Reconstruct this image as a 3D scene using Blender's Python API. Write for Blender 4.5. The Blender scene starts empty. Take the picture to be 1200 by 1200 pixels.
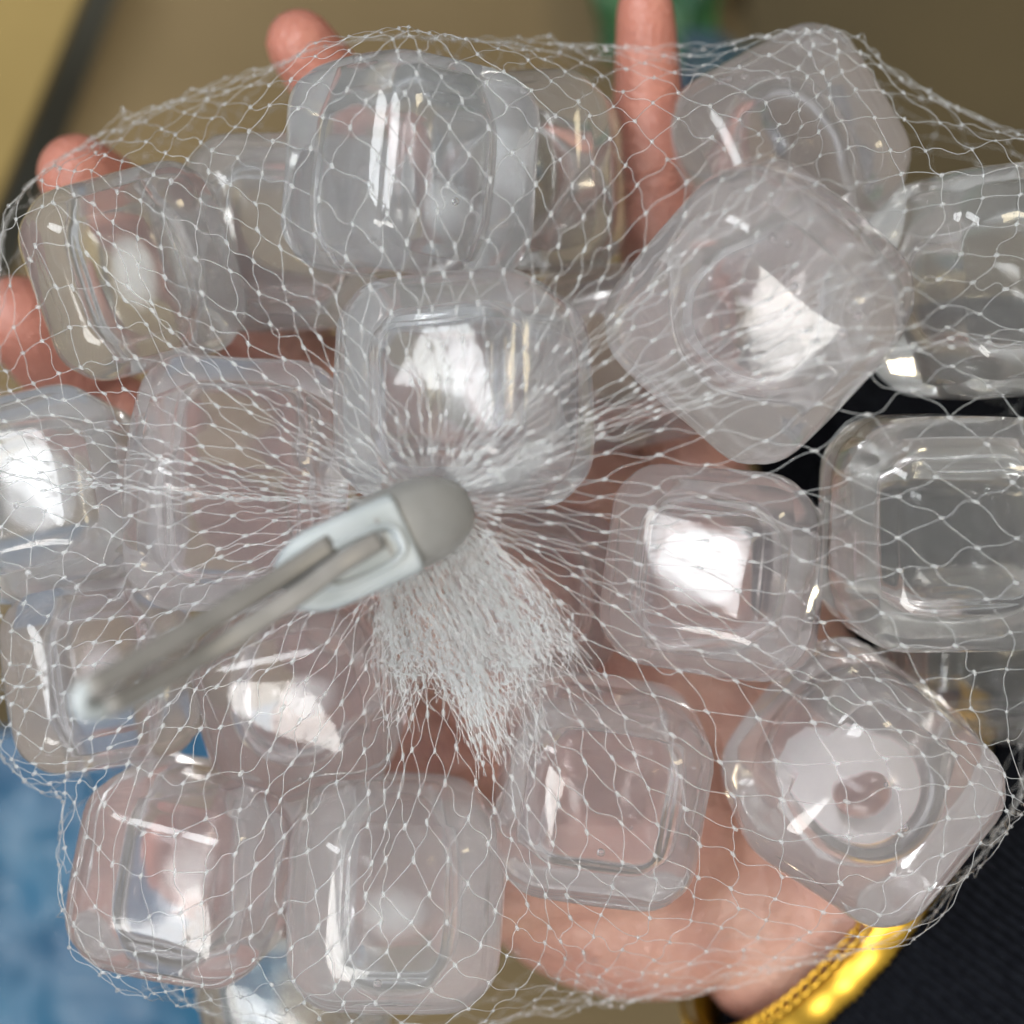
import bpy, bmesh, math, random
import numpy as np
from mathutils import Vector, Matrix, Euler, noise

random.seed(7)
rng = np.random.default_rng(7)
R = math.radians
sc = bpy.context.scene
COL = sc.collection

# ------------------------------------------------------------------ units
# 1 unit of the working space ("u") = 0.16 mm; world is in metres.
S = 0.00016
H = 1875.0                      # camera height over the z = 0 plane, in u


def P(x, y, z=0.0):
    """a point seen at photo position (x, y) lying at height z (all in u) -> u coordinates"""
    k = (H - z) / H
    return np.array([(x - 600.0) * k, -(y - 600.0) * k, z])


def W(p):
    return Vector((float(p[0]) * S, float(p[1]) * S, float(p[2]) * S))


# ------------------------------------------------------------------ camera
cam_d = bpy.data.cameras.new('camera')
cam = bpy.data.objects.new('camera', cam_d)
COL.objects.link(cam)
cam.location = (0, 0, H * S)
cam.rotation_euler = (0, 0, 0)
cam_d.sensor_width = 36.0
cam_d.lens = 36.0 * H / 1200.0
cam_d.clip_start = 0.01
cam_d.clip_end = 50.0
cam_d.dof.use_dof = True
cam_d.dof.focus_distance = (H - 10) * S
cam_d.dof.aperture_fstop = 5.4
sc.camera = cam

# ------------------------------------------------------------------ world, lamps, exposure
world = bpy.data.worlds.new('World')
sc.world = world
world.use_nodes = True
bg = world.node_tree.nodes['Background']
bg.inputs['Color'].default_value = (0.93, 0.97, 1.0, 1)
bg.inputs['Strength'].default_value = 0.26


def area_lamp(name, px, py, z, target, sx, sy, power, color, rot=0.0):
    d = bpy.data.lights.new(name, 'AREA')
    d.shape = 'RECTANGLE'
    d.size, d.size_y = sx * S, sy * S
    d.energy = power
    d.color = color
    o = bpy.data.objects.new(name, d)
    COL.objects.link(o)
    o.location = (px * S, py * S, z * S)
    v = Vector(((target[0] - px), (target[1] - py), (target[2] - z)))
    q = v.to_track_quat('-Z', 'Y')
    o.rotation_euler = (q.to_matrix() @ Matrix.Rotation(rot, 3, 'Z')).to_euler()
    return o


# ceiling panels of the room, well above and to the left; an added warm fill on the right for yellow glows
area_lamp('ceiling_panel', -2300, -4300, 8000, (0, 0, -100), 5000, 1900, 9.5, (1.0, 0.98, 0.94))
area_lamp('ceiling_panel', -4200, 2200, 8000, (0, 0, -100), 1900, 5000, 9.5, (0.95, 0.98, 1.0))
area_lamp('warm_fill', 5200, 2500, 6500, (0, 0, -100), 1200, 2400, 3.0, (1.0, 0.84, 0.55))

sc.view_settings.view_transform = 'Standard'
sc.view_settings.look = 'None'
sc.view_settings.exposure = 0.87
sc.view_settings.gamma = 1.0
try:
    sc.cycles.use_denoising = True
    sc.cycles.denoiser = 'OPENIMAGEDENOISE'
    sc.cycles.use_adaptive_sampling = True
    sc.cycles.adaptive_threshold = 0.03
    sc.cycles.max_bounces = 16
    sc.cycles.transmission_bounces = 14
    sc.cycles.transparent_max_bounces = 16
    sc.cycles.volume_bounces = 8
    sc.cycles.diffuse_bounces = 5
    sc.cycles.glossy_bounces = 6
    sc.cycles.sample_clamp_indirect = 25.0
    sc.cycles.blur_glossy = 0.6
except Exception:
    pass


# ------------------------------------------------------------------ helpers
def link(name, me, mat=None, parent=None, smooth=True):
    if smooth:
        me.polygons.foreach_set('use_smooth', [True] * len(me.polygons))
    if mat is not None and len(me.materials) == 0:
        me.materials.append(mat)
    o = bpy.data.objects.new(name, me)
    COL.objects.link(o)
    if parent is not None:
        o.parent = parent
    return o


def mesh(name, verts, faces):
    me = bpy.data.meshes.new(name)
    me.from_pydata([tuple(map(float, v)) for v in verts], [], faces)
    me.update()
    return me


def thing(name, label, cat, loc=(0, 0, 0), group=None):
    o = bpy.data.objects.new(name, None)
    o.empty_display_size = 0.005
    COL.objects.link(o)
    o.location = loc
    o['label'] = label
    o['category'] = cat
    if group:
        o['group'] = group
    return o


def tag(o, label=None, cat=None, group=None, kind=None):
    if label:
        o['label'] = label
    if cat:
        o['category'] = cat
    if group:
        o['group'] = group
    if kind:
        o['kind'] = kind
    return o


def new_mat(name):
    m = bpy.data.materials.new(name)
    m.use_nodes = True
    nt = m.node_tree
    return m, nt, nt.nodes['Principled BSDF'], nt.nodes['Material Output']


def node(nt, kind, **kw):
    n = nt.nodes.new(kind)
    for k, v in kw.items():
        if hasattr(n, k):
            setattr(n, k, v)
        else:
            n.inputs[k].default_value = v
    return n


def noise_color(nt, bsdf, c0, c1, scale, detail=4, socket='Base Color', lo=0.35, hi=0.65):
    tc = node(nt, 'ShaderNodeTexCoord')
    nz = node(nt, 'ShaderNodeTexNoise', Scale=scale, Detail=detail)
    nt.links.new(tc.outputs['Object'], nz.inputs['Vector'])
    cr = node(nt, 'ShaderNodeValToRGB')
    cr.color_ramp.elements[0].position = lo
    cr.color_ramp.elements[1].position = hi
    cr.color_ramp.elements[0].color = (*c0, 1)
    cr.color_ramp.elements[1].color = (*c1, 1)
    nt.links.new(nz.outputs['Fac'], cr.inputs['Fac'])
    nt.links.new(cr.outputs['Color'], bsdf.inputs[socket])
    return tc, nz, cr


def bump(nt, bsdf, height_socket, strength, dist):
    b = node(nt, 'ShaderNodeBump', Strength=strength, Distance=dist)
    nt.links.new(height_socket, b.inputs['Height'])
    nt.links.new(b.outputs['Normal'], bsdf.inputs['Normal'])
    return b


# ------------------------------------------------------------------ materials
def make_jelly(name, tint, milk, rough, dens, scat=(0.99, 0.975, 0.98)):
    m, nt, b, out = new_mat(name)
    b.inputs['Base Color'].default_value = (*tint, 1)
    b.inputs['Transmission Weight'].default_value = 1.0
    b.inputs['IOR'].default_value = 1.36
    # the moulded cavity is duller than the outer skin
    ia = node(nt, 'ShaderNodeAttribute')
    ia.attribute_name = 'inner'
    ma = node(nt, 'ShaderNodeMath')
    ma.operation = 'MULTIPLY_ADD'
    nt.links.new(ia.outputs['Fac'], ma.inputs[0])
    ma.inputs[1].default_value = 0.11
    ma.inputs[2].default_value = rough
    nt.links.new(ma.outputs[0], b.inputs['Roughness'])
    tc = node(nt, 'ShaderNodeTexCoord')
    nz = node(nt, 'ShaderNodeTexNoise', Scale=70.0, Detail=3)
    nt.links.new(tc.outputs['Object'], nz.inputs['Vector'])
    bump(nt, b, nz.outputs['Fac'], 0.07, 0.0010)
    dif = node(nt, 'ShaderNodeBsdfDiffuse')
    dif.inputs['Color'].default_value = (0.80, 0.80, 0.84, 1)
    trl = node(nt, 'ShaderNodeBsdfTranslucent')
    trl.inputs['Color'].default_value = (0.84, 0.83, 0.87, 1)
    mx = node(nt, 'ShaderNodeMixShader')
    mx.inputs[0].default_value = 0.5
    nt.links.new(dif.outputs[0], mx.inputs[1])
    nt.links.new(trl.outputs[0], mx.inputs[2])
    mx2 = node(nt, 'ShaderNodeMixShader')
    # cloudy bloom on the rubbery skin, uneven
    nz2 = node(nt, 'ShaderNodeTexNoise', Scale=45.0, Detail=5)
    nt.links.new(tc.outputs['Object'], nz2.inputs['Vector'])
    mr = node(nt, 'ShaderNodeMapRange')
    mr.inputs['From Min'].default_value = 0.3
    mr.inputs['From Max'].default_value = 0.7
    mr.inputs['To Min'].default_value = milk * 0.75
    mr.inputs['To Max'].default_value = milk * 1.25
    nt.links.new(nz2.outputs['Fac'], mr.inputs['Value'])
    nt.links.new(mr.outputs['Result'], mx2.inputs[0])
    nt.links.new(b.outputs[0], mx2.inputs[1])
    nt.links.new(mx.outputs[0], mx2.inputs[2])
    nt.links.new(mx2.outputs[0], out.inputs['Surface'])
    vs = node(nt, 'ShaderNodeVolumeScatter')
    vs.inputs['Color'].default_value = (*scat, 1)
    vs.inputs['Density'].default_value = dens
    vs.inputs['Anisotropy'].default_value = 0.2
    nt.links.new(vs.outputs[0], out.inputs['Volume'])
    return m


M = {}
M['jelly'] = make_jelly('milky_jelly', (0.985, 0.945, 0.955), 0.022, 0.045, 23.0)
M['jelly_cool'] = make_jelly('bluish_jelly', (0.94, 0.96, 0.985), 0.022, 0.045, 25.0, (0.955, 0.975, 1.0))
M['jelly_clear'] = make_jelly('clear_jelly', (0.97, 0.97, 0.96), 0.014, 0.035, 15.0)
M['jelly_white'] = make_jelly('whiter_jelly', (0.96, 0.96, 0.97), 0.035, 0.055, 33.0, (0.975, 0.98, 0.985))


def make_core(name, ior, milk):
    m, nt, b, out = new_mat(name)
    b.inputs['Base Color'].default_value = (0.97, 0.96, 0.98, 1)
    b.inputs['Transmission Weight'].default_value = 1.0
    b.inputs['IOR'].default_value = ior
    b.inputs['Roughness'].default_value = 0.03
    tc = node(nt, 'ShaderNodeTexCoord')
    nz = node(nt, 'ShaderNodeTexNoise', Scale=55.0, Detail=3)
    nt.links.new(tc.outputs['Object'], nz.inputs['Vector'])
    bump(nt, b, nz.outputs['Fac'], 0.3, 0.001)
    dif = node(nt, 'ShaderNodeBsdfTranslucent')
    dif.inputs['Color'].default_value = (0.82, 0.80, 0.86, 1)
    mx = node(nt, 'ShaderNodeMixShader')
    mx.inputs[0].default_value = milk
    nt.links.new(b.outputs[0], mx.inputs[1])
    nt.links.new(dif.outputs[0], mx.inputs[2])
    nt.links.new(mx.outputs[0], out.inputs['Surface'])
    return m


M['core'] = make_core('hollow_core', 0.80, 0.08)
M['core_soft'] = make_core('soft_core', 0.90, 0.10)
M['bubble'] = make_core('air_bubble', 0.74, 0.0)

def nylon(name, col, clear):
    m, nt, b, out = new_mat(name)
    b.inputs['Base Color'].default_value = (*col, 1)
    b.inputs['Roughness'].default_value = 0.22
    b.inputs['Transmission Weight'].default_value = 0.6
    b.inputs['IOR'].default_value = 1.5
    tr = node(nt, 'ShaderNodeBsdfTransparent')
    mx = node(nt, 'ShaderNodeMixShader')
    mx.inputs[0].default_value = clear
    nt.links.new(b.outputs[0], mx.inputs[1])
    nt.links.new(tr.outputs[0], mx.inputs[2])
    nt.links.new(mx.outputs[0], out.inputs['Surface'])
    return m


M['net'] = nylon('net_monofilament', (0.78, 0.80, 0.81), 0.3)
M['net_tail'] = nylon('net_tail_monofilament', (0.78, 0.80, 0.81), 0.55)

m, nt, b, out = new_mat('tie_plastic')
b.inputs['Roughness'].default_value = 0.33
b.inputs['Subsurface Weight'].default_value = 0.25
b.inputs['Subsurface Radius'].default_value = (0.004, 0.004, 0.004)
noise_color(nt, b, (0.225, 0.222, 0.215), (0.265, 0.262, 0.255), 120)
M['tie'] = m  # grey darkened to carry the shading on the tie head

m, nt, b, out = new_mat('tie_plastic_lit')
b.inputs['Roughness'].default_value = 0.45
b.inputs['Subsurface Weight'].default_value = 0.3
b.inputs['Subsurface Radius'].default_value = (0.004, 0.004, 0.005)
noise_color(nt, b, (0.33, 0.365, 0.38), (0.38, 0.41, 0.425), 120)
M['tie_lit'] = m  # same plastic, light on its lower side put into a paler colour

m, nt, b, out = new_mat('tie_plastic_shaded')
b.inputs['Roughness'].default_value = 0.4
noise_color(nt, b, (0.17, 0.163, 0.153), (0.215, 0.205, 0.195), 120)
M['tie_shaded'] = m  # same plastic, shade on the strap tops put into a darker grey

m, nt, b, out = new_mat('skin')
tc, nz, cr = noise_color(nt, b, (0.32, 0.145, 0.112), (0.45, 0.265, 0.20), 42, 6, lo=0.3, hi=0.7)
at = node(nt, 'ShaderNodeAttribute')
at.attribute_name = 'flush'
mxc = node(nt, 'ShaderNodeMix')
mxc.data_type = 'RGBA'
nt.links.new(at.outputs['Fac'], mxc.inputs[0])
nt.links.new(cr.outputs['Color'], mxc.inputs[6])
mxc.inputs[7].default_value = (0.38, 0.15, 0.11, 1)
nt.links.new(mxc.outputs[2], b.inputs['Base Color'])
b.inputs['Roughness'].default_value = 0.45
b.inputs['Subsurface Weight'].default_value = 0.2
b.inputs['Subsurface Radius'].default_value = (0.004, 0.0022, 0.0012)
b.inputs['Subsurface Scale'].default_value = 1.0
vz = node(nt, 'ShaderNodeTexVoronoi', Scale=150.0)
vz.feature = 'DISTANCE_TO_EDGE'
nzw = node(nt, 'ShaderNodeTexNoise', Scale=60.0, Detail=4)
nt.links.new(tc.outputs['Object'], nzw.inputs['Vector'])
vadd = node(nt, 'ShaderNodeMixRGB')
vadd.inputs[0].default_value = 0.06
nt.links.new(tc.outputs['Object'], vadd.inputs[1])
nt.links.new(nzw.outputs['Color'], vadd.inputs[2])
nt.links.new(vadd.outputs[0], vz.inputs['Vector'])
bump(nt, b, vz.outputs['Distance'], 0.5, 0.0012)
M['skin'] = m

m, nt, b, out = new_mat('fingernail')
b.inputs['Base Color'].default_value = (0.62, 0.50, 0.43, 1)
b.inputs['Roughness'].default_value = 0.2
M['nail'] = m

m, nt, b, out = new_mat('gold')
b.inputs['Base Color'].default_value = (0.58, 0.34, 0.045, 1)
b.inputs['Metallic'].default_value = 1.0
b.inputs['Roughness'].default_value = 0.36
M['gold'] = m

m, nt, b, out = new_mat('black_knit')
noise_color(nt, b, (0.0025, 0.003, 0.005), (0.006, 0.007, 0.010), 500)
b.inputs['Roughness'].default_value = 0.9
b.inputs['Specular IOR Level'].default_value = 0.08
M['knit'] = m


def cardboard(name, c0, c1):
    m, nt, b, out = new_mat(name)
    tc, nz, cr = noise_color(nt, b, c0, c1, 9, 6)
    b.inputs['Roughness'].default_value = 0.75
    wv = node(nt, 'ShaderNodeTexWave', Scale=60.0, Distortion=0.6)
    nt.links.new(tc.outputs['Object'], wv.inputs['Vector'])
    bump(nt, b, wv.outputs['Fac'], 0.15, 0.0006)
    return m


M['card'] = cardboard('cardboard', (0.12, 0.082, 0.031), (0.148, 0.102, 0.043))
M['card_yellow'] = cardboard('yellow_cardboard', (0.18, 0.125, 0.032), (0.215, 0.15, 0.042))
M['card_dark'] = cardboard('shaded_brown_cardboard', (0.05, 0.034, 0.009), (0.066, 0.045, 0.013))  # fall-off of light at upper right put into a darker board colour

m, nt, b, out = new_mat('blue_film')
noise_color(nt, b, (0.002, 0.055, 0.125), (0.006, 0.095, 0.18), 20, 4)
b.inputs['Roughness'].default_value = 0.5
b.inputs['Coat Weight'].default_value = 0.08
b.inputs['Coat Roughness'].default_value = 0.12
M['blue'] = m

m, nt, b, out = new_mat('green_print')
noise_color(nt, b, (0.006, 0.05, 0.03), (0.03, 0.12, 0.03), 30, 3)
b.inputs['Roughness'].default_value = 0.35
M['green'] = m

m, nt, b, out = new_mat('navy_print')
noise_color(nt, b, (0.01, 0.02, 0.05), (0.02, 0.08, 0.09), 30, 3)
b.inputs['Roughness'].default_value = 0.35
M['navy'] = m

m, nt, b, out = new_mat('dark_ground')
noise_color(nt, b, (0.03, 0.028, 0.017), (0.05, 0.046, 0.03), 12, 3)
b.inputs['Roughness'].default_value = 0.8
M['ground'] = m

# ------------------------------------------------------------------ setting and background
ZB = -1500.0                    # the open box lies this far below the bag

g = mesh('ground', [(-3, -3, -2600 * S), (3, -3, -2600 * S), (3, 3, -2600 * S), (-3, 3, -2600 * S)], [(0, 1, 2, 3)])
tag(link('ground', g, M['ground'], smooth=False), kind='structure')


def slab(name, corners, t, mat, parent, bend=0.0):
    """a sheet of board from four u-space corners, thickness t downward, finely gridded and slightly bowed"""
    n = 10
    c = [np.array(q, float) for q in corners]
    v, f = [], []
    for side in (0, 1):
        for i in range(n + 1):
            for j in range(n + 1):
                a, bb = i / n, j / n
                q = (c[0] * (1 - a) + c[1] * a) * (1 - bb) + (c[3] * (1 - a) + c[2] * a) * bb
                q = q.copy()
                q[2] += bend * math.sin(math.pi * a) * math.sin(math.pi * bb) - side * t
                v.append(W(q))
    K = (n + 1) * (n + 1)
    for i in range(n):
        for j in range(n):
            a = i * (n + 1) + j
            f.append((a, a + n + 1, a + n + 2, a + 1))
            f.append((K + a, K + a + 1, K + a + n + 2, K + a + n + 1))
    for i in range(n):
        for (a, bb) in ((i, i + 1), (K - 1 - i, K - 2 - i), ((i + 1) * (n + 1), i * (n + 1)),
                        (i * (n + 1) + n, (i + 1) * (n + 1) + n)):
            f.append((bb, a, K + a, K + bb))
    me = mesh(name, v, f)
    o = link(name, me, mat, parent, smooth=False)
    return o


box = thing('cardboard_box', 'open brown cardboard box with spread flaps far below the net bag', 'box', W(P(600, 500, ZB)))


def rel(o, parent):
    o.parent = parent
    o.matrix_parent_inverse = parent.matrix_world.inverted() if False else Matrix.Translation(-Vector(parent.location))
    return o


rel(slab('base_panel', [P(158, -60, ZB), P(1700, -200, ZB - 40), P(1700, 1500, ZB), P(-420, 1500, ZB)], 30, M['card'], None, 25), box)
rel(slab('flap', [P(-500, -300, -1250), P(118, -60, -1300), P(-45, 330, -1330), P(-500, 800, -1300)], 25, M['card_yellow'], None, 30), box)
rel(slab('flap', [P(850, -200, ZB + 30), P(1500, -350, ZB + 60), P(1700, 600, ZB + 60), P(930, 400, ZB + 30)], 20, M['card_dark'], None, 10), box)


def crumple(name, corners, amp, freq, seed, mat, label, cat):
    n = 70
    c = [np.array(q, float) for q in corners]
    v, f = [], []
    off = Vector((seed * 3.1, seed * 1.7, seed))
    for i in range(n + 1):
        for j in range(n + 1):
            a, bb = i / n, j / n
            q = (c[0] * (1 - a) + c[1] * a) * (1 - bb) + (c[3] * (1 - a) + c[2] * a) * bb
            pv = Vector((a, bb, 0)) * freq + off
            w1 = noise.ridged_multi_fractal(pv, 0.9, 2.1, 4, 1.0, 2.0)
            w2 = noise.noise(pv * 0.6)
            edge = min(1, 6 * min(a, 1 - a, bb, 1 - bb))
            q = q + np.array([noise.noise(pv * 1.3) * 30, noise.noise(pv * 1.3 + Vector((9, 9, 9))) * 30,
                              amp * (0.5 * (w1 - 1.0) + w2 + 0.6 * edge)])
            v.append(W(q))
    for i in range(n):
        for j in range(n):
            a = i * (n + 1) + j
            f.append((a, a + 1, a + n + 2, a + n + 1))
    me = mesh(name, v, f)
    o = link(name, me, mat)
    sol = o.modifiers.new('thick', 'SOLIDIFY')
    sol.thickness = 3 * S
    tag(o, label, cat)
    return o


crumple('plastic_bag', [P(-260, 870, -1250), P(300, 830, -1330), P(330, 1380, -1330), P(-260, 1380, -1250)], 60, 2.4, 2,
        M['blue'], 'crumpled shiny blue plastic bag lying below the net', 'plastic bag')
pk = crumple('printed_packet', [P(660, -140, -1380), P(880, -140, -1380), P(830, 110, -1400), P(705, 70, -1400)], 40, 3, 5,
             M['green'], 'green printed packet behind the raised long finger', 'packet')
pk2 = crumple('printed_packet', [P(800, 30, -1340), P(900, 60, -1340), P(880, 250, -1360), P(770, 230, -1360)], 30, 3, 8,
              M['navy'], 'dark blue printed packet under the grey tilted cube', 'packet')
crumple('black_cloth', [P(880, 420, -700), P(1500, 380, -700), P(1500, 900, -640), P(880, 930, -640)], 60, 3, 11,
        M['knit'], 'black cloth showing in the gaps between the cubes', 'cloth')


# ------------------------------------------------------------------ the hand
def capsule(bm, p, q, r0, r1, seg=14):
    """rounded cone between p and q (u coordinates)"""
    p, q = Vector(p), Vector(q)
    d = (q - p)
    L = d.length
    rot = d.to_track_quat('Z', 'Y').to_matrix()
    rings = []
    prof = []
    for k in range(5):
        a = -math.pi / 2 + k / 5 * math.pi / 2
        prof.append((r0 * math.cos(a), r0 * math.sin(a)))
    prof.append((r0, 0))
    prof.append(((r0 + r1) / 2, L / 2))
    prof.append((r1, L))
    for k in range(1, 6):
        a = k / 5 * math.pi / 2
        prof.append((r1 * math.cos(a), L + r1 * math.sin(a)))
    for (r, z) in prof:
        ring = []
        for s in range(seg):
            t = 2 * math.pi * s / seg
            ring.append(bm.verts.new(p + rot @ Vector((max(r, .5) * math.cos(t), max(r, .5) * math.sin(t), z))))
        rings.append(ring)
    for a, c in zip(rings[:-1], rings[1:]):
        for s in range(seg):
            bm.faces.new((a[s], a[(s + 1) % seg], c[(s + 1) % seg], c[s]))
    bm.faces.new(rings[0][::-1])
    bm.faces.new(rings[-1])


def ellipsoid(bm, c, r, rot=None, seg=20):
    mat = Matrix.Translation(Vector(c)) @ (rot.to_4x4() if rot else Matrix()) @ Matrix.Diagonal((r[0], r[1], r[2], 1))
    bmesh.ops.create_uvsphere(bm, u_segments=seg, v_segments=12, radius=1, matrix=mat)


fingers = {
    'pinky': [(840, 640, -400), (790, 420, -400), (762, 210, -330), (756, 12, -235)],
    'ring': [(690, 580, -410), (540, 330, -430), (425, 150, -350), (352, 52, -255)],
    'middle': [(570, 640, -410), (340, 420, -440), (180, 275, -370), (92, 205, -260)],
    'index': [(490, 740, -400), (260, 590, -430), (110, 470, -380), (22, 372, -270)],
    'thumb': [(770, 960, -380), (480, 1010, -385), (290, 1000, -385), (165, 970, -370)],
}
frad = {'pinky': (74, 62, 56, 40), 'ring': (82, 72, 60, 48), 'middle': (84, 74, 64, 56), 'index': (84, 74, 66, 58),
        'thumb': (145, 118, 112, 78)}
bm = bmesh.new()
tips = {}
for k, pts in fingers.items():
    w = [P(*q) for q in pts]
    for a in range(3):
        capsule(bm, w[a], w[a + 1], frad[k][a], frad[k][a + 1])
    tips[k] = (w[2], w[3], frad[k][3])
wr = P(975, 1015, -430)
for k in ('pinky', 'ring', 'middle', 'index'):
    capsule(bm, wr + (P(*fingers[k][0]) - P(690, 650, -400)) * 0.35, P(*fingers[k][0]), 140, 100)
ellipsoid(bm, P(740, 1035, -385), (235, 165, 95), Matrix.Rotation(R(-8), 3, 'Z'))
ellipsoid(bm, P(480, 850, -420), (250, 170, 80), Matrix.Rotation(R(20), 3, 'Z'))
ellipsoid(bm, P(880, 820, -390), (140, 200, 95), Matrix.Rotation(R(30), 3, 'Z'))
ax = Vector((0.8, -0.6, 0.0))
capsule(bm, wr + np.array(ax) * 60, wr + np.array(ax) * 900, 165, 180)
ellipsoid(bm, wr, (140, 262, 150), Matrix.Rotation(math.atan2(-0.6, 0.8), 3, 'Z'))
bm.normal_update()
me = bpy.data.meshes.new('hand_raw')
for v in bm.verts:
    v.co *= S
bm.to_mesh(me)
bm.free()
tmp = bpy.data.objects.new('hand_raw', me)
COL.objects.link(tmp)
rm = tmp.modifiers.new('remesh', 'REMESH')
rm.mode = 'VOXEL'
rm.voxel_size = 7 * S
sm = tmp.modifiers.new('smooth', 'SMOOTH')
sm.factor = 0.5
sm.iterations = 20
dg = bpy.context.evaluated_depsgraph_get()
hand_me = bpy.data.meshes.new_from_object(tmp.evaluated_get(dg))
bpy.data.objects.remove(tmp)
hand_me.name = 'hand'
hand_me.materials.clear()
flush = hand_me.attributes.new('flush', 'FLOAT', 'POINT')
hco = np.empty(len(hand_me.vertices) * 3)
hand_me.vertices.foreach_get('co', hco)
hco = hco.reshape(-1, 3) / S
dmin = np.full(len(hco), 1e9)
for k, (p0_, p1_, r_) in tips.items():
    for tt_ in (0, .5, 1):
        dmin = np.minimum(dmin, np.linalg.norm(hco - (p0_ * (1 - tt_) + p1_ * tt_), axis=1) + 60 * (1 - tt_))
# finger creases: shallow grooves at the joints
hno = np.empty(len(hand_me.vertices) * 3)
hand_me.vertices.foreach_get('normal', hno)
hno = hno.reshape(-1, 3)
groove = np.zeros(len(hco))
for k, pts in fingers.items():
    w = [P(*q) for q in pts]
    for ji, spread in ((1, (-14, 12)), (2, (-12, 10))):
        d_ = (w[ji + 1] - w[ji - 1])
        d_ /= np.linalg.norm(d_)
        pr = (hco - w[ji]) @ d_
        near = np.linalg.norm(hco - w[ji], axis=1) < 110
        for sp in spread:
            wig = 4 * np.sin(hco[:, 0] * .08 + sp)
            groove += near * np.exp(-((pr - sp - wig) / 7.0) ** 2)
hco2 = hco - hno * (groove * 5.5)[:, None]
hand_me.vertices.foreach_set('co', (hco2 * S).ravel())
hand_me.update()
flush.data.foreach_set('value', np.clip(1.0 - (dmin - 50) / 200, 0, 1))
hand = link('hand', hand_me, M['skin'])
tag(hand, 'open left hand, palm up with spread fingers, carrying the net bag', 'hand')

for k, (p0, p1, r) in tips.items():
    d = Vector(p1 - p0).normalized()
    back = Vector((-0.9, 0.3, -0.6)) if k == 'ring' else Vector((0, 0, -1))
    back = (back - d * back.dot(d)).normalized()
    side = d.cross(back)
    v, f = [], []
    n1, n2 = 10, 8
    for i in range(n1 + 1):
        for j in range(n2 + 1):
            s_, t_ = i / n1, j / n2 * 2 - 1
            ang = t_ * 0.8
            rr = r * (1.01 - 0.10 * s_)
            q = Vector(p1) + d * (-24 + (r * 0.40 + r * 0.62 * math.sqrt(max(0, 1 - t_ * t_ * 0.8))) * s_ + 6 * s_) + \
                back * rr * math.cos(ang) * (1.0 - 0.25 * s_ * s_) + side * rr * math.sin(ang) * (1 - 0.1 * s_)
            v.append(q * S)
    for i in range(n1):
        for j in range(n2):
            a = i * (n2 + 1) + j
            f.append((a, a + 1, a + n2 + 2, a + n2 + 1))
    o = link('fingernail', mesh('fingernail', v, f), M['nail'], hand)
    so = o.modifiers.new('thick', 'SOLIDIFY')
    so.thickness = 4 * S

# sleeve: ribbed knit tube round the forearm
axn = ax.normalized()
perp = Vector((-axn.y, axn.x, 0))
up = Vector((0, 0, 1))
nr, na = 132, 14
v, f = [], []
seg = nr * 6
base = Vector(wr) + axn * 34
rows = [(20, .86, 0), (2, .93, .4), (-4, .98, 1), (6, 1.02, 1)] + [(6 + 60 * k, 1.02 + .012 * k, 1) for k in range(1, na)]
for (dd, rs, ribk) in rows:
    for s in range(seg):
        t = 2 * math.pi * s / seg
        rib = math.cos(6 * t * nr / 6)
        wob = 4 * math.sin(3 * t + dd * .01) + 5 * math.sin(dd * .03 + 2 * t)
        rr = 1.0 + ribk * (0.016 * rib) + wob / 250 * ribk
        q = base + axn * (dd + 50 * math.sin(t)) + perp * (300 * rs * rr * math.cos(t)) + up * (205 * rs * rr * math.sin(t))
        v.append(q * S)
for i in range(len(rows) - 1):
    for s in range(seg):
        a, c = i * seg + s, i * seg + (s + 1) % seg
        f.append((a, c, c + seg, a + seg))
link('sleeve', mesh('sleeve', v, f), M['knit'], hand)

# bracelet: polished band plus a run of curb links
br = thing('bracelet', 'shiny gold bracelet of curb links on the wrist beside the black cuff', 'bracelet', W(wr))
cen = Vector(wr) - axn * 20


def brp(t, extra=0.0, shift=0.0):
    return cen + axn * (50 * math.sin(t) + shift) + perp * ((296 + extra) * math.cos(t)) + up * ((190 + extra) * math.sin(t))


v, f = [], []
ns = 160
for s in range(ns):
    t = 2 * math.pi * s / ns
    for (e, sh) in ((-6, -34), (3, -30), (8, 0), (3, 30), (-6, 34)):
        v.append(brp(t, e + 1.2 * math.sin(t * 30) * (abs(sh) < 31), sh + 34) * S - Vector(br.location))
for s in range(ns):
    for k in range(5):
        a, c = s * 5 + k, ((s + 1) % ns) * 5 + k
        a2, c2 = s * 5 + (k + 1) % 5, ((s + 1) % ns) * 5 + (k + 1) % 5
        f.append((a, a2, c2, c))
link('band', mesh('band', v, f), M['gold'], br)
v, f = [], []
for s in range(14):
    t = 2 * math.pi * s / 14
    for k in range(6):
        u_ = 2 * math.pi * k / 6
        v.append(((15 + 4.5 * math.cos(u_)) * math.cos(t) * S, (9 + 4.5 * math.cos(u_)) * math.sin(t) * S,
                  (4.5 * math.sin(u_) + 3 * math.cos(t)) * S))
for s in range(14):
    for k in range(6):
        f.append((s * 6 + k, ((s + 1) % 14) * 6 + k, ((s + 1) % 14) * 6 + (k + 1) % 6, s * 6 + (k + 1) % 6))
link_me = mesh('link', v, f)
link_me.materials.append(M['gold'])
nl = 98
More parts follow.
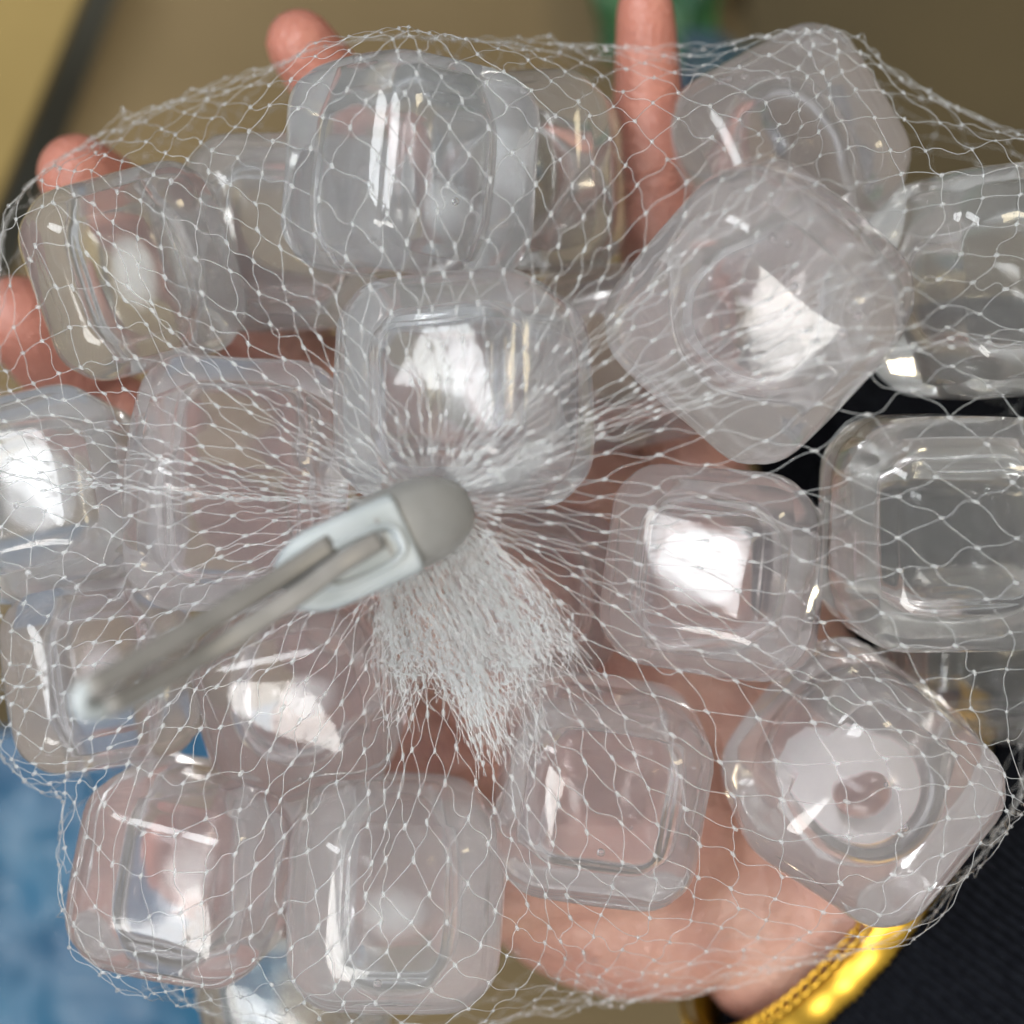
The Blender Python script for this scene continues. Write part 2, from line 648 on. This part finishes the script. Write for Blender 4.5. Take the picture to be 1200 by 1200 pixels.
for s in range(nl):
    t = 2 * math.pi * s / nl
    p = brp(t, 9, -8)
    tg = (brp(t + .02, 9, -8) - p).normalized()
    nrm = (perp * math.cos(t) + up * math.sin(t)).normalized()
    nrm = (nrm - tg * nrm.dot(tg)).normalized()
    bi = nrm.cross(tg)
    o = link('link', link_me, None, br)
    mt = Matrix((tg, bi, nrm)).transposed() @ Matrix.Rotation(R(38), 3, 'X') @ Matrix.Rotation(R(18), 3, 'Z')
    o.location = p * S - Vector(br.location)
    o.rotation_euler = mt.to_euler()
    o.scale = (.75, .75, .75)


# ------------------------------------------------------------------ the cubes
def rounded_box(h, r, n=18, bulge=0.05, seed=0, wob=0.03, ratio=(1, 1, 1)):
    """verts (u) and faces of a soft rounded cube: half size h, corner radius r"""
    idx, verts, faces = {}, [], []
    ts = [math.sin((i / n * 2 - 1) * math.pi / 2 * 0.86) / math.sin(math.pi / 2 * 0.86) for i in range(n + 1)]
    off = Vector((seed * 7.3, seed * 3.1, seed * 5.7))

    def vid(i, j, k):
        key = (i, j, k)
        if key not in idx:
            p = Vector((ts[i], ts[j], ts[k])) * h
            inner = Vector([max(-(h - r), min(h - r, c)) for c in p])
            d = p - inner
            q = inner + d.normalized() * r if d.length > 1e-9 else p
            m_ = sorted((abs(p.x) / h, abs(p.y) / h, abs(p.z) / h))
            q *= 1 + bulge * (1 - m_[0] ** 2) * (1 - m_[1] ** 2)
            nv = noise.noise_vector(q / h * 0.9 + off)
            q += nv * (wob * h)
            idx[key] = len(verts)
            verts.append(Vector((q.x * ratio[0], q.y * ratio[1], q.z * ratio[2])))
        return idx[key]

    for a in range(n):
        for b_ in range(n):
            for (fix, flip) in ((0, True), (n, False)):
                for axis in range(3):
                    def mk(u_, w_):
                        t = [0, 0, 0]
                        t[axis] = fix
                        t[(axis + 1) % 3] = u_
                        t[(axis + 2) % 3] = w_
                        return vid(*t)
                    q = (mk(a, b_), mk(a + 1, b_), mk(a + 1, b_ + 1), mk(a, b_ + 1))
                    faces.append(q[::-1] if flip else q)
    return verts, faces


# x, y (photo), height z, half size, (tilt x, tilt y, spin z) degrees, core kind, skin, label
CUBES = [
    (480, 203, -62, 124, (4, 40, -2), 'tall', 'jelly_cool', 'big bluish cube at the top of the bag, below a pink fingertip'),
    (546, 463, -10, 128, (-6, -20, 3), 'square', 'jelly_cool', 'milky grey cube directly above the plastic tie'),
    (893, 362, 0, 138, (24, -4, -42), 'ball', 'jelly', 'large grey cube turned on its corner, tiny bubbles along its top edge'),
    (1108, 622, -45, 132, (4, 3, 1), 'square', 'jelly_clear', 'clear square-set cube with a long straight glint along its lower edge'),
    (838, 672, -85, 119, (-4, -19, -6), 'square', 'jelly', 'pinkish cube with a soft white reflection at its centre, between the tie and the clear cube'),
    (1006, 912, -100, 130, (10, 10, -35), 'ball', 'jelly', 'pinkish cube with a bright ring-shaped reflection inside, above the gold bracelet'),
    (703, 922, -90, 119, (11, 4, -8), 'square', 'jelly', 'lilac cube leaning back so its upper side shows, over the palm'),
    (462, 1042, -110, 126, (2, 6, -3), 'tall', 'jelly_white', 'pale pink cube with a thin upright glint, lowest in the bag'),
    (222, 1016, -140, 120, (3, -6, -10), 'tall', 'jelly', 'pale pink cube above the blue plastic, slanted glint on its face'),
    (280, 568, -85, 128, (38, 8, -3), 'square', 'jelly', 'clear cube leaning back just left of the plastic tie, under converging net strands'),
    (352, 812, -200, 116, (10, -6, 14), 'ball', 'jelly', 'clear cube with a round inside beneath the plastic tie straps'),
    (124, 792, -175, 114, (-8, 12, 8), 'tall', 'jelly', 'clear cube under the loose loop end of the tie'),
    (52, 582, -150, 118, (-7, -5, 14), 'square', 'jelly_white', 'whitish cube with a bright square face by the lone bent finger'),
    (160, 318, -150, 118, (12, 8, 17), 'tall', 'jelly_clear', 'skin-tinted cube resting against two fingertips, white streak across it'),
    (326, 276, -255, 122, (8, 14, 2), 'square', 'jelly_white', 'lilac-grey cube half hidden behind the big bluish cube'),
    (614, 210, -245, 122, (4, -10, 2), 'ball', 'jelly_clear', 'yellowish see-through cube beside the raised long finger'),
    (924, 186, -225, 126, (-10, -6, 28), 'dome', 'jelly', 'dull grey-brown cube tilted behind the cube with bubbles'),
    (1166, 332, -130, 134, (6, 16, 8), 'dome', 'jelly_clear', 'brownish see-through cube above the clear square-set cube'),
    (722, 420, -300, 118, (4, 0, 10), 'square', 'jelly', 'dim cube deep between the milky grey cube and the bubbled one'),
    (622, 690, -265, 106, (0, 6, -4), 'square', 'jelly', 'small dim cube below the bunched net tail'),
    (1140, 770, -310, 112, (-8, 4, -2), 'square', 'jelly_clear', 'clear cube peeping out beneath the clear square-set cube'),
    (345, 1160, -345, 116, (0, 0, 12), 'square', 'jelly_clear', 'faint greenish cube at the very bottom under the pale pink cubes'),
]
# white clouds standing in for lamp reflections inside some cubes: offset, radii, ring thickness, density
REFLECTION_CLOUDS = {
    4: ((-10, 4, 34), (76, 64, 34), 0, 2200), 5: ((-4, -6, 24), (84, 84, 36), 1, 4500),
    12: ((14, 0, 34), (66, 76, 26), 0, 3000), 13: ((0, 0, 20), (40, 68, 26), 0, 1100), 2: ((30, 30, 20), (60, 60, 28), 0, 500),
    10: ((24, 6, 30), (50, 46, 30), 0, 1300), 0: ((30, -40, 20), (60, 50, 28), 0, 500),
    7: ((0, -20, 20), (64, 46, 28), 0, 500), 11: ((0, 0, 20), (46, 60, 26), 0, 900), 8: ((20, 10, 20), (60, 60, 28), 0, 500),
}
_cm = {}


def reflection_cloud_mat(dens, ring):
    if (dens, ring) not in _cm:
        m = bpy.data.materials.new('reflection_cloud')
        m.use_nodes = True
        nt = m.node_tree
        nt.nodes.clear()
        out = nt.nodes.new('ShaderNodeOutputMaterial')
        vs = node(nt, 'ShaderNodeVolumeScatter')
        vs.inputs['Color'].default_value = (0.995, 0.99, 0.975, 1)
        tc = node(nt, 'ShaderNodeTexCoord')
        sc_ = node(nt, 'ShaderNodeVectorMath')
        sc_.operation = 'MULTIPLY'
        sc_.inputs[1].default_value = (1 / S, 1 / S, 0 if ring else 1 / S)
        nt.links.new(tc.outputs['Object'], sc_.inputs[0])
        nz = node(nt, 'ShaderNodeTexNoise', Scale=1.6, Detail=3)
        nt.links.new(sc_.outputs[0], nz.inputs['Vector'])
        ln = node(nt, 'ShaderNodeVectorMath')
        ln.operation = 'LENGTH'
        nt.links.new(sc_.outputs[0], ln.inputs[0])
        ad = node(nt, 'ShaderNodeMath')
        ad.operation = 'MULTIPLY_ADD'
        nt.links.new(nz.outputs['Fac'], ad.inputs[0])
        ad.inputs[1].default_value = 0.2 if ring else 0.4
        nt.links.new(ln.outputs['Value'], ad.inputs[2])
        cr = node(nt, 'ShaderNodeValToRGB')
        el = cr.color_ramp.elements
        if ring:
            el[0].position, el[0].color = 0.60, (0, 0, 0, 1)
            el[1].position, el[1].color = 0.74, (1, 1, 1, 1)
            e = el.new(1.0)
            e.color = (0.6, 0.6, 0.6, 1)
        else:
            el[0].position, el[0].color = 0.30, (1, 1, 1, 1)
            el[1].position, el[1].color = 1.0, (0, 0, 0, 1)
        nt.links.new(ad.outputs[0], cr.inputs['Fac'])
        mu = node(nt, 'ShaderNodeMath')
        mu.operation = 'MULTIPLY'
        nt.links.new(cr.outputs['Color'], mu.inputs[0])
        mu.inputs[1].default_value = dens
        nt.links.new(mu.outputs[0], vs.inputs['Density'])
        nt.links.new(vs.outputs[0], out.inputs['Volume'])
        _cm[(dens, ring)] = m
    return _cm[(dens, ring)]


GROUP = 'translucent cubes in the net bag'
heights = []                    # world-space u verts of every cube, for draping the net
for i, (x, y, z, h, (tx, ty, tz), kind, skin, label) in enumerate(CUBES):
    c = P(x, y, z)
    rot = Euler((R(tx), R(ty), R(tz)), 'XYZ').to_matrix()
    root = thing('jelly_cube', label, 'jelly cube', W(c), GROUP)
    root.rotation_euler = rot.to_euler()
    vs, fs = rounded_box(h, h * 0.48, n=20, seed=i, bulge=0.05, wob=0.035)
    wv = np.array([rot @ q for q in vs]) + c
    heights.append(wv)
    if kind == 'square':
        cv, cf = rounded_box(h * 0.66, h * 0.30, n=16, seed=i + 50, bulge=0.06, wob=0.04)
    elif kind == 'tall':
        cv, cf = rounded_box(h * 0.70, h * 0.38, n=14, seed=i + 50, bulge=0.06, wob=0.05, ratio=(0.80, 1.08, 0.9))
    elif kind == 'ball':
        cv, cf = rounded_box(h * 0.70, h * 0.67, n=14, seed=i + 50, bulge=0.0, wob=0.04)
    else:
        cv, cf = rounded_box(h * 0.74, h * 0.70, n=16, seed=i + 50, bulge=0.0, wob=0.04, ratio=(0.85, 1.0, 1))
    # hollow: the cavity is the inner surface of the same shell, facing inward
    nv_ = len(vs)
    sh_me = mesh('shell', [q * S for q in vs] + [q * S for q in cv], fs + [tuple(nv_ + k for k in q[::-1]) for q in cf])
    sh_me.attributes.new('inner', 'FLOAT', 'POINT').data.foreach_set('value', [0.0] * nv_ + [1.0] * len(cv))
    link('shell', sh_me, M[skin], root)
    if i in REFLECTION_CLOUDS:
        (ox, oy, oz), (ex, ey, ez), ring, dens = REFLECTION_CLOUDS[i]
        qv, qf = rounded_box(1, .98, n=8, seed=i + 90, bulge=0, wob=0)
        o = link('reflection_cloud', mesh('reflection_cloud', [q * S for q in qv], qf), reflection_cloud_mat(dens, ring), root)
        o.location = Vector((ox, oy, oz)) * S
        o.scale = (ex, ey, ez)
    rr_ = random.Random(i)
    nb = 9 if 'bubbles' in label else rr_.choice((0, 1, 2))
    for k in range(nb):
        br_ = rr_.uniform(2.2, 5.5)
        bv, bf = rounded_box(br_, br_ * 0.99, n=5, bulge=0, wob=0)
        o = link('bubble', mesh('bubble', [q * S for q in bv], bf), M['bubble'], root)
        o.location = Vector((rr_.uniform(-.7, .7), rr_.uniform(.45, .8) if nb > 3 else rr_.uniform(-.7, .7), 0.86)) * h * S

# ------------------------------------------------------------------ net bag: a membrane pulled over the cubes
CX, CY, CZ = 505, 588, 95       # where the net is gathered
GC = P(CX, CY, CZ)
G0, GN, GD = -1000.0, 168, 12.0
hf = np.full((GN, GN), -900.0)
for wv in heights:
    ii = np.clip(((wv[:, 0] - G0) / GD).round().astype(int), 0, GN - 1)
    jj = np.clip(((wv[:, 1] - G0) / GD).round().astype(int), 0, GN - 1)
    np.maximum.at(hf, (ii, jj), wv[:, 2])
for _ in range(2):
    d = hf.copy()
    for (a, b_) in ((1, 0), (-1, 0), (0, 1), (0, -1)):
        d = np.maximum(d, np.roll(hf, (a, b_), (0, 1)) - 4)
    hf = d
# the outline of the bag in the photo (x, y), all round
OUT = [(1300, 560), (1300, 760), (1215, 860), (1168, 965), (1085, 1062), (1000, 1112), (860, 1152), (700, 1172), (600, 1192),
       (480, 1215), (330, 1212), (210, 1160), (112, 1075), (98, 985), (104, 925), (32, 885), (8, 800), (-12, 700), (-70, 600),
       (-70, 500), (-20, 420), (8, 300), (40, 215), (140, 148), (280, 92), (400, 62), (550, 58), (700, 50), (830, 62),
       (960, 62), (1050, 84), (1120, 125), (1200, 172), (1290, 230), (1320, 400)]
ZE = -190.0
ang = []
for (x, y) in OUT:
    p = P(x, y, ZE) - GC
    ang.append((math.atan2(p[1], p[0]), math.hypot(p[0], p[1])))
ang.sort()
aa = np.array([a for a, _ in ang])
rr0 = np.array([r for _, r in ang])
aa = np.concatenate([aa[-3:] - 2 * math.pi, aa, aa[:3] + 2 * math.pi])
rr0 = np.concatenate([rr0[-3:], rr0, rr0[:3]])


def Rout(t):
    t = (t + math.pi) % (2 * math.pi) - math.pi
    return float(np.interp(t, aa, rr0))


gx = G0 + GD * np.arange(GN)
XX, YY = np.meshgrid(gx, gx, indexing='ij')
RR = np.hypot(XX - GC[0], YY - GC[1])
TT = np.arctan2(YY - GC[1], XX - GC[0])
RO = np.interp(TT, aa, rr0)
outside = RR > RO * 1.0
peak = RR < 30
hm = np.maximum(hf, ZE)
hm[outside] = ZE
for it in range(900):
    av = 0.25 * (np.roll(hm, 1, 0) + np.roll(hm, -1, 0) + np.roll(hm, 1, 1) + np.roll(hm, -1, 1))
    hm = np.maximum(av, hf + 3)
    hm[outside] = np.maximum(ZE, hf[outside] + 3)
    hm[peak] = CZ


def drape(x, y):
    fx, fy = (x - G0) / GD, (y - G0) / GD
    i, j = int(fx), int(fy)
    i, j = max(0, min(GN - 2, i)), max(0, min(GN - 2, j))
    a, b_ = fx - i, fy - j
    return float((hm[i, j] * (1 - a) + hm[i + 1, j] * a) * (1 - b_) + (hm[i, j + 1] * (1 - a) + hm[i + 1, j + 1] * a) * b_)


NA, NF, NU = 82, 22, 8          # meshes round, rows on the near side, rows tucked underneath
nodes = {}


def node_pos(i, j):
    key = (i % NA, j)
    if key in nodes:
        return nodes[key]
    rnd = random.Random(key[0] * 977 + j)
    phi = 2 * math.pi * (key[0] + 0.5 * (j % 2)) / NA
    u = (j + 0.25) / NF
    c = max(0.0, 1 - u * 0.9)
    th = phi + c * (0.20 * math.sin(2 * phi + 2.6) + 0.10 * math.sin(3 * phi + 0.7) + 0.03 * math.sin(7 * phi + 1))
    th += 0.035 * math.sin(5 * u + 3 * phi) + 0.045 * math.sin(9 * phi + 2 * u) * (0.4 + 0.6 * u) + 0.02 * math.sin(17 * phi)
    Ro = Rout(th) * (1 + 0.006 * math.sin(9 * phi))
    if u <= 1:
        r = 10 + (Ro - 10) * math.sin(u * math.pi / 2) ** 1.06
        x = GC[0] + r * math.cos(th) + rnd.gauss(0, 4.0) * (0.4 + u)
        y = GC[1] + r * math.sin(th) + rnd.gauss(0, 4.0) * (0.4 + u)
        z = drape(x, y) + 2.5
    else:
        w = (u - 1) * NF / NU
        r = Ro * (1.0 - 0.14 * w * w)
        x = GC[0] + r * math.cos(th) + rnd.gauss(0, 5)
        y = GC[1] + r * math.sin(th) + rnd.gauss(0, 5)
        z = ZE - 190 * math.sin(w * 1.3) + rnd.gauss(0, 4)
    nodes[key] = Vector((x, y, z))
    return nodes[key]


class Tubes:
    def __init__(self, sides=4):
        self.v, self.f, self.n = [], [], sides

    def add(self, pts, rad):
        b0 = len(self.v)
        n = self.n
        ref = Vector((0.3, 0.2, 1)).normalized()
        for k, p in enumerate(pts):
            a = pts[max(0, k - 1)]
            c = pts[min(len(pts) - 1, k + 1)]
            t = (c - a)
            if t.length < 1e-6:
                t = Vector((1, 0, 0))
            t.normalize()
            s = t.cross(ref)
            if s.length < 1e-3:
                s = t.cross(Vector((1, 0, 0)))
            s.normalize()
            w = s.cross(t)
            r = rad[k] if hasattr(rad, '__len__') else rad
            for q in range(n):
                a_ = 2 * math.pi * q / n
                self.v.append((p + s * (r * math.cos(a_)) + w * (r * math.sin(a_))) * S)
        for k in range(len(pts) - 1):
            for q in range(n):
                a = b0 + k * n + q
                b_ = b0 + k * n + (q + 1) % n
                self.f.append((a, b_, b_ + n, a + n))

    def build(self, name, mat, parent):
        return link(name, mesh(name, self.v, self.f), mat, parent)


net = thing('net_bag', 'fine white knotted net bag gathered at the plastic tie round all the cubes', 'net bag', (0, 0, 0))
tb = Tubes(5)
kn_v, kn_f = [], []
sph = []
for a in range(6):
    for b_ in range(7):
        la, lo = -math.pi / 2 + math.pi * a / 5, 2 * math.pi * b_ / 7
        sph.append(Vector((math.cos(la) * math.cos(lo), math.cos(la) * math.sin(lo), math.sin(la))))


def knot(p, d, L, wd):
    d = d.normalized()
    rot = d.to_track_quat('Z', 'Y').to_matrix()
    b0 = len(kn_v)
    for q in sph:
        kn_v.append((p + rot @ Vector((q.x * wd, q.y * wd, q.z * L))) * S)
    for a in range(5):
        for b_ in range(7):
            i0 = b0 + a * 7 + b_
            i1 = b0 + a * 7 + (b_ + 1) % 7
            kn_f.append((i0, i1, i1 + 7, i0 + 7))


def strand(p, q, rnd, amp):
    d = q - p
    L = d.length
    s = d.cross(Vector((0, 0, 1)))
    if s.length > 1e-6:
        s.normalize()
    b1, b2 = rnd.gauss(0, amp), rnd.gauss(0, amp)
    pts = []
    for k in range(7):
        t = k / 6
        off = math.sin(math.pi * t) * b1 + math.sin(2 * math.pi * t) * b2
        pt = p + d * t + s * off
        if L < 130:
            zz = drape(pt.x, pt.y) + 2.0
            if pt.z < zz and pt.z > ZE - 5:
                pt.z = pt.z * 0.2 + zz * 0.8
        pts.append(pt)
    return pts


NR = NF + NU
for j in range(NR):
    for i in range(NA):
        p = node_pos(i, j)
        a, b_ = (i, i + 1) if j % 2 else (i - 1, i)
        for k, nb in enumerate((a, b_)):
            q = node_pos(nb, j + 1)
            rnd = random.Random(i * 7919 + j * 31 + k)
            tb.add(strand(p, q, rnd, (q - p).length * 0.045), 0.42)
        rnd = random.Random(i * 13 + j * 17)
        d = node_pos(i, j + 2) - p if j + 2 <= NR else Vector((1, 0, 0))
        knot(p + Vector((0, 0, 0.8)), d + Vector((rnd.gauss(0, 8), rnd.gauss(0, 8), 0)), rnd.uniform(3.6, 5.6), rnd.uniform(2.0, 2.8))
so = tb.build('strands', M['net'], net)
tag(so, kind='stuff')
ko = link('knots', mesh('knots', kn_v, kn_f), M['net_tail'], net)
tag(ko, kind='stuff')

# the bunched tail of netting below the tie
tt = Tubes(4)
kn_v, kn_f = [], []
NSH, NCOL, NROW = 8, 22, 8
for sh in range(NSH):
    srnd = random.Random(500 + sh)
    w0, w1 = srnd.uniform(-.05, .12), srnd.uniform(.85, 1.08)
    Ls = srnd.uniform(.8, 1.12)
    bend = srnd.uniform(-.10, .10)
    z_off = srnd.uniform(-8, 34)
    offv = Vector((sh * 5.3, sh * 2.9, 0))

    def tail_pt(ci, rj):
        a = w0 + (w1 - w0) * (ci + 0.5 * (rj % 2)) / NCOL
        t = Ls * rj / NROW
        nn = noise.noise_vector(Vector((a * 3.0, t * 2.2, sh * 1.7)) + offv)
        n2 = noise.noise_vector(Vector((a * 13.0, t * 6.0, sh * 2.3)) + offv)
        a2 = a + nn.x * .22 * t + n2.x * .09 * (.3 + t)
        # a fold hangs lowest a little left of the middle
        reach = 0.90 + 0.40 * math.exp(-((a2 - .5) / .2) ** 2) + 0.10 * nn.y
        x0, y0 = 438 + 118 * a2, 682 - 72 * a2
        x1, y1 = 446 + 270 * a2, 832 - 46 * a2
        x1 = x1 * (1 - .12 * t) + 560 * .12 * t
        tr = t * reach
        x = x0 * (1 - tr) + x1 * tr + 24 * n2.y * t + 40 * bend * t
        y = y0 * (1 - tr) + y1 * tr + 30 * n2.z * t
        z = 98 * (1 - t) + 18 * t + z_off * math.sin(math.pi * min(1, t)) + 10 * n2.x
        q = Vector(P(x, y, z))
        q.z = max(q.z, drape(q.x, q.y) + 4)
        return q

    for rj in range(NROW):
        for ci in range(NCOL):
            p = tail_pt(ci, rj)
            for nb in ((ci, ci + 1) if rj % 2 else (ci - 1, ci)):
                q = tail_pt(nb, rj + 1)
                d = q - p
                s2 = d.cross(Vector((0, 0, 1))).normalized() * srnd.gauss(0, 2.4)
                m1 = p + d * .33 + s2 + Vector((0, 0, srnd.gauss(0, 3)))
                m2 = p + d * .67 + s2 * srnd.uniform(-1, 1) + Vector((0, 0, srnd.gauss(0, 3)))
                tt.add([p, m1, m2, q], .40)
            if srnd.random() < .6:
                knot(p, tail_pt(ci, rj + 1) - p, srnd.uniform(2.8, 5.2), srnd.uniform(1.3, 2.0))
for k in range(80):
    a = random.uniform(-.02, 1.05)
    t0, t1 = random.uniform(0, .5), random.uniform(.55, 1.15)
    pts = []
    ph = random.uniform(0, 6.28)
    for q_ in range(7):
        t = t0 + (t1 - t0) * q_ / 6
        a2 = a + .05 * math.sin(ph + 2.5 * t) * t
        x = (438 + 118 * a2) * (1 - t) + (450 + 250 * a2) * t
        y = (682 - 72 * a2) * (1 - t) + (838 - 46 * a2) * t
        qv = Vector(P(x + random.gauss(0, 1.5), y, 100 * (1 - t) + 18 * t + 26 * math.sin(math.pi * min(1, t)) + 6 * math.sin(ph)))
        qv.z = max(qv.z, drape(qv.x, qv.y) + 4)
        pts.append(qv)
    tt.add(pts, .5)
for k in range(60):
    pts = []
    ph = random.uniform(0, 6.28)
    a = random.uniform(.1, .8)
    ex, ey = 572 + random.gauss(0, 14), 872 + random.gauss(0, 16)
    t0, t1 = random.uniform(0.35, .7), random.uniform(.85, 1.08)
    for q_ in range(8):
        t = t0 + (t1 - t0) * q_ / 7
        x = (438 + 118 * a) * (1 - t) + ex * t + 9 * math.sin(ph + 7 * t)
        y = (682 - 72 * a) * (1 - t) + ey * t
        qv = Vector(P(x, y, 100 * (1 - t) + 10 * t + 20 * math.sin(math.pi * min(1, t)) + 6 * math.sin(ph + 5 * t)))
        qv.z = max(qv.z, drape(qv.x, qv.y) + 4)
        pts.append(qv)
    tt.add(pts, .5)
    for q_ in (3, 6):
        if random.random() < .6:
            knot(pts[q_], pts[q_ + 1] - pts[q_], random.uniform(3, 5), random.uniform(1.6, 2.4))
tl = tt.build('gathered_tail', M['net_tail'], net)
tag(tl, kind='stuff')
tk = link('tail_knots', mesh('tail_knots', kn_v, kn_f), M['net_tail'], net)
tag(tk, kind='stuff')

# ------------------------------------------------------------------ the plastic tie
tie = thing('plastic_tie', 'grey-white plastic hanging tie closing the neck of the net bag', 'tie', W(P(520, 595, 110)))
TL = Vector(tie.location)


def sweep(name, pts, prof, mat, cap=True, up0=Vector((0, 0, 1)), sub=1):
    """prof(k, t) -> list of (side, up) offsets round the section"""
    v, f = [], []
    m_ = None
    for k, p in enumerate(pts):
        a, c = pts[max(0, k - 1)], pts[min(len(pts) - 1, k + 1)]
        t = (c - a).normalized()
        s = t.cross(up0).normalized()
        w = s.cross(t)
        pr = prof(k, k / (len(pts) - 1))
        m_ = len(pr)
        for (x, y) in pr:
            v.append((p + s * x + w * y) * S - TL)
    n = len(pts)
    for k in range(n - 1):
        for q in range(m_):
            a, b_ = k * m_ + q, k * m_ + (q + 1) % m_
            f.append((a, b_, b_ + m_, a + m_))
    if cap:
        f.append(tuple(range(m_))[::-1])
        f.append(tuple((n - 1) * m_ + q for q in range(m_)))
    o = link(name, mesh(name, v, f), mat, tie)
    return o


def rrect(w, h, r, n=5):
    out_ = []
    for (sx, sy, a0) in ((1, 1, 0), (-1, 1, 90), (-1, -1, 180), (1, -1, 270)):
        for k in range(n + 1):
            a = R(a0 + 90 * k / n)
            out_.append((sx * (w - r) + r * math.cos(a), sy * (h - r) + r * math.sin(a)))
    return out_


def curve_pts(ctrl, n):
    """Catmull-Rom through u points"""
    c = [Vector(q) for q in ctrl]
    c = [c[0] * 2 - c[1]] + c + [c[-1] * 2 - c[-2]]
    out_ = []
    segs = len(c) - 3
    for k in range(n + 1):
        t = k / n * segs
        i = min(int(t), segs - 1)
        t -= i
        p0, p1, p2, p3 = c[i:i + 4]
        out_.append(0.5 * ((2 * p1) + (-p0 + p2) * t + (2 * p0 - 5 * p1 + 4 * p2 - p3) * t * t + (-p0 + 3 * p1 - 3 * p2 + p3) * t ** 3))
    return out_


# collar: a stout rounded sleeve round the gathered net
cp = curve_pts([P(543, 592, 96), P(505, 606, 138), P(470, 621, 166), P(436, 636, 184)], 26)


def collar_prof(k, t):
    e = min(1.0, math.sqrt(max(0.02, 1 - (1 - min(1, t / .5)) ** 2)))
    return rrect(10 + 38 * e, 10 + 20 * e, 9.5 + 19.5 * e)


sweep('collar', cp, collar_prof, M['tie'])
# clasp that runs out of the collar, lit side put into its paler colour, with the slot the strap is pulled through
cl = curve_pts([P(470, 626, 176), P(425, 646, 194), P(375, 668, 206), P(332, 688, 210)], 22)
sweep('clasp', cl, lambda k, t: rrect(max(8, 45 * math.sqrt(max(0, 1 - max(0, t - .55) ** 2 * 3.6))), 26 - 10 * t, 14 - 6 * t), M['tie_lit'])
wa, wb = Vector(P(466, 632, 206)), Vector(P(380, 672, 226))
d = (wb - wa).normalized()
s_ = d.cross(Vector((0, 0, 1))).normalized()
cen_w = (wa + wb) / 2
fr = []
for k in range(33):
    a = 2 * math.pi * k / 32
    ca, sa = math.cos(a), math.sin(a)
    fr.append(cen_w + d * (46 * math.copysign(abs(ca) ** .6, ca)) + s_ * (21 * math.copysign(abs(sa) ** .6, sa)))
sweep('slot_rim', fr, lambda k, t: rrect(4, 5, 3, 3), M['tie_lit'], cap=False)
# the two straps of the hanging loop: narrow ribbons standing on edge
sweep('strap', curve_pts([P(385, 640, 212), P(330, 676, 240), P(247, 725, 300), P(163, 774, 370), P(98, 810, 420)], 26),
      lambda k, t: rrect(11, 15, 5, 3), M['tie_shaded'])
sweep('strap', curve_pts([P(440, 636, 228), P(400, 660, 252), P(345, 700, 266), P(247, 763, 300), P(170, 806, 364), P(122, 830, 405)], 30),
      lambda k, t: rrect(10.5, 15, 5, 3), M['tie_shaded'])
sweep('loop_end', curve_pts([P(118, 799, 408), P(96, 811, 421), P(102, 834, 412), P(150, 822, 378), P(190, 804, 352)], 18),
      lambda k, t: rrect(8, 10, 5, 3), M['tie_lit'])
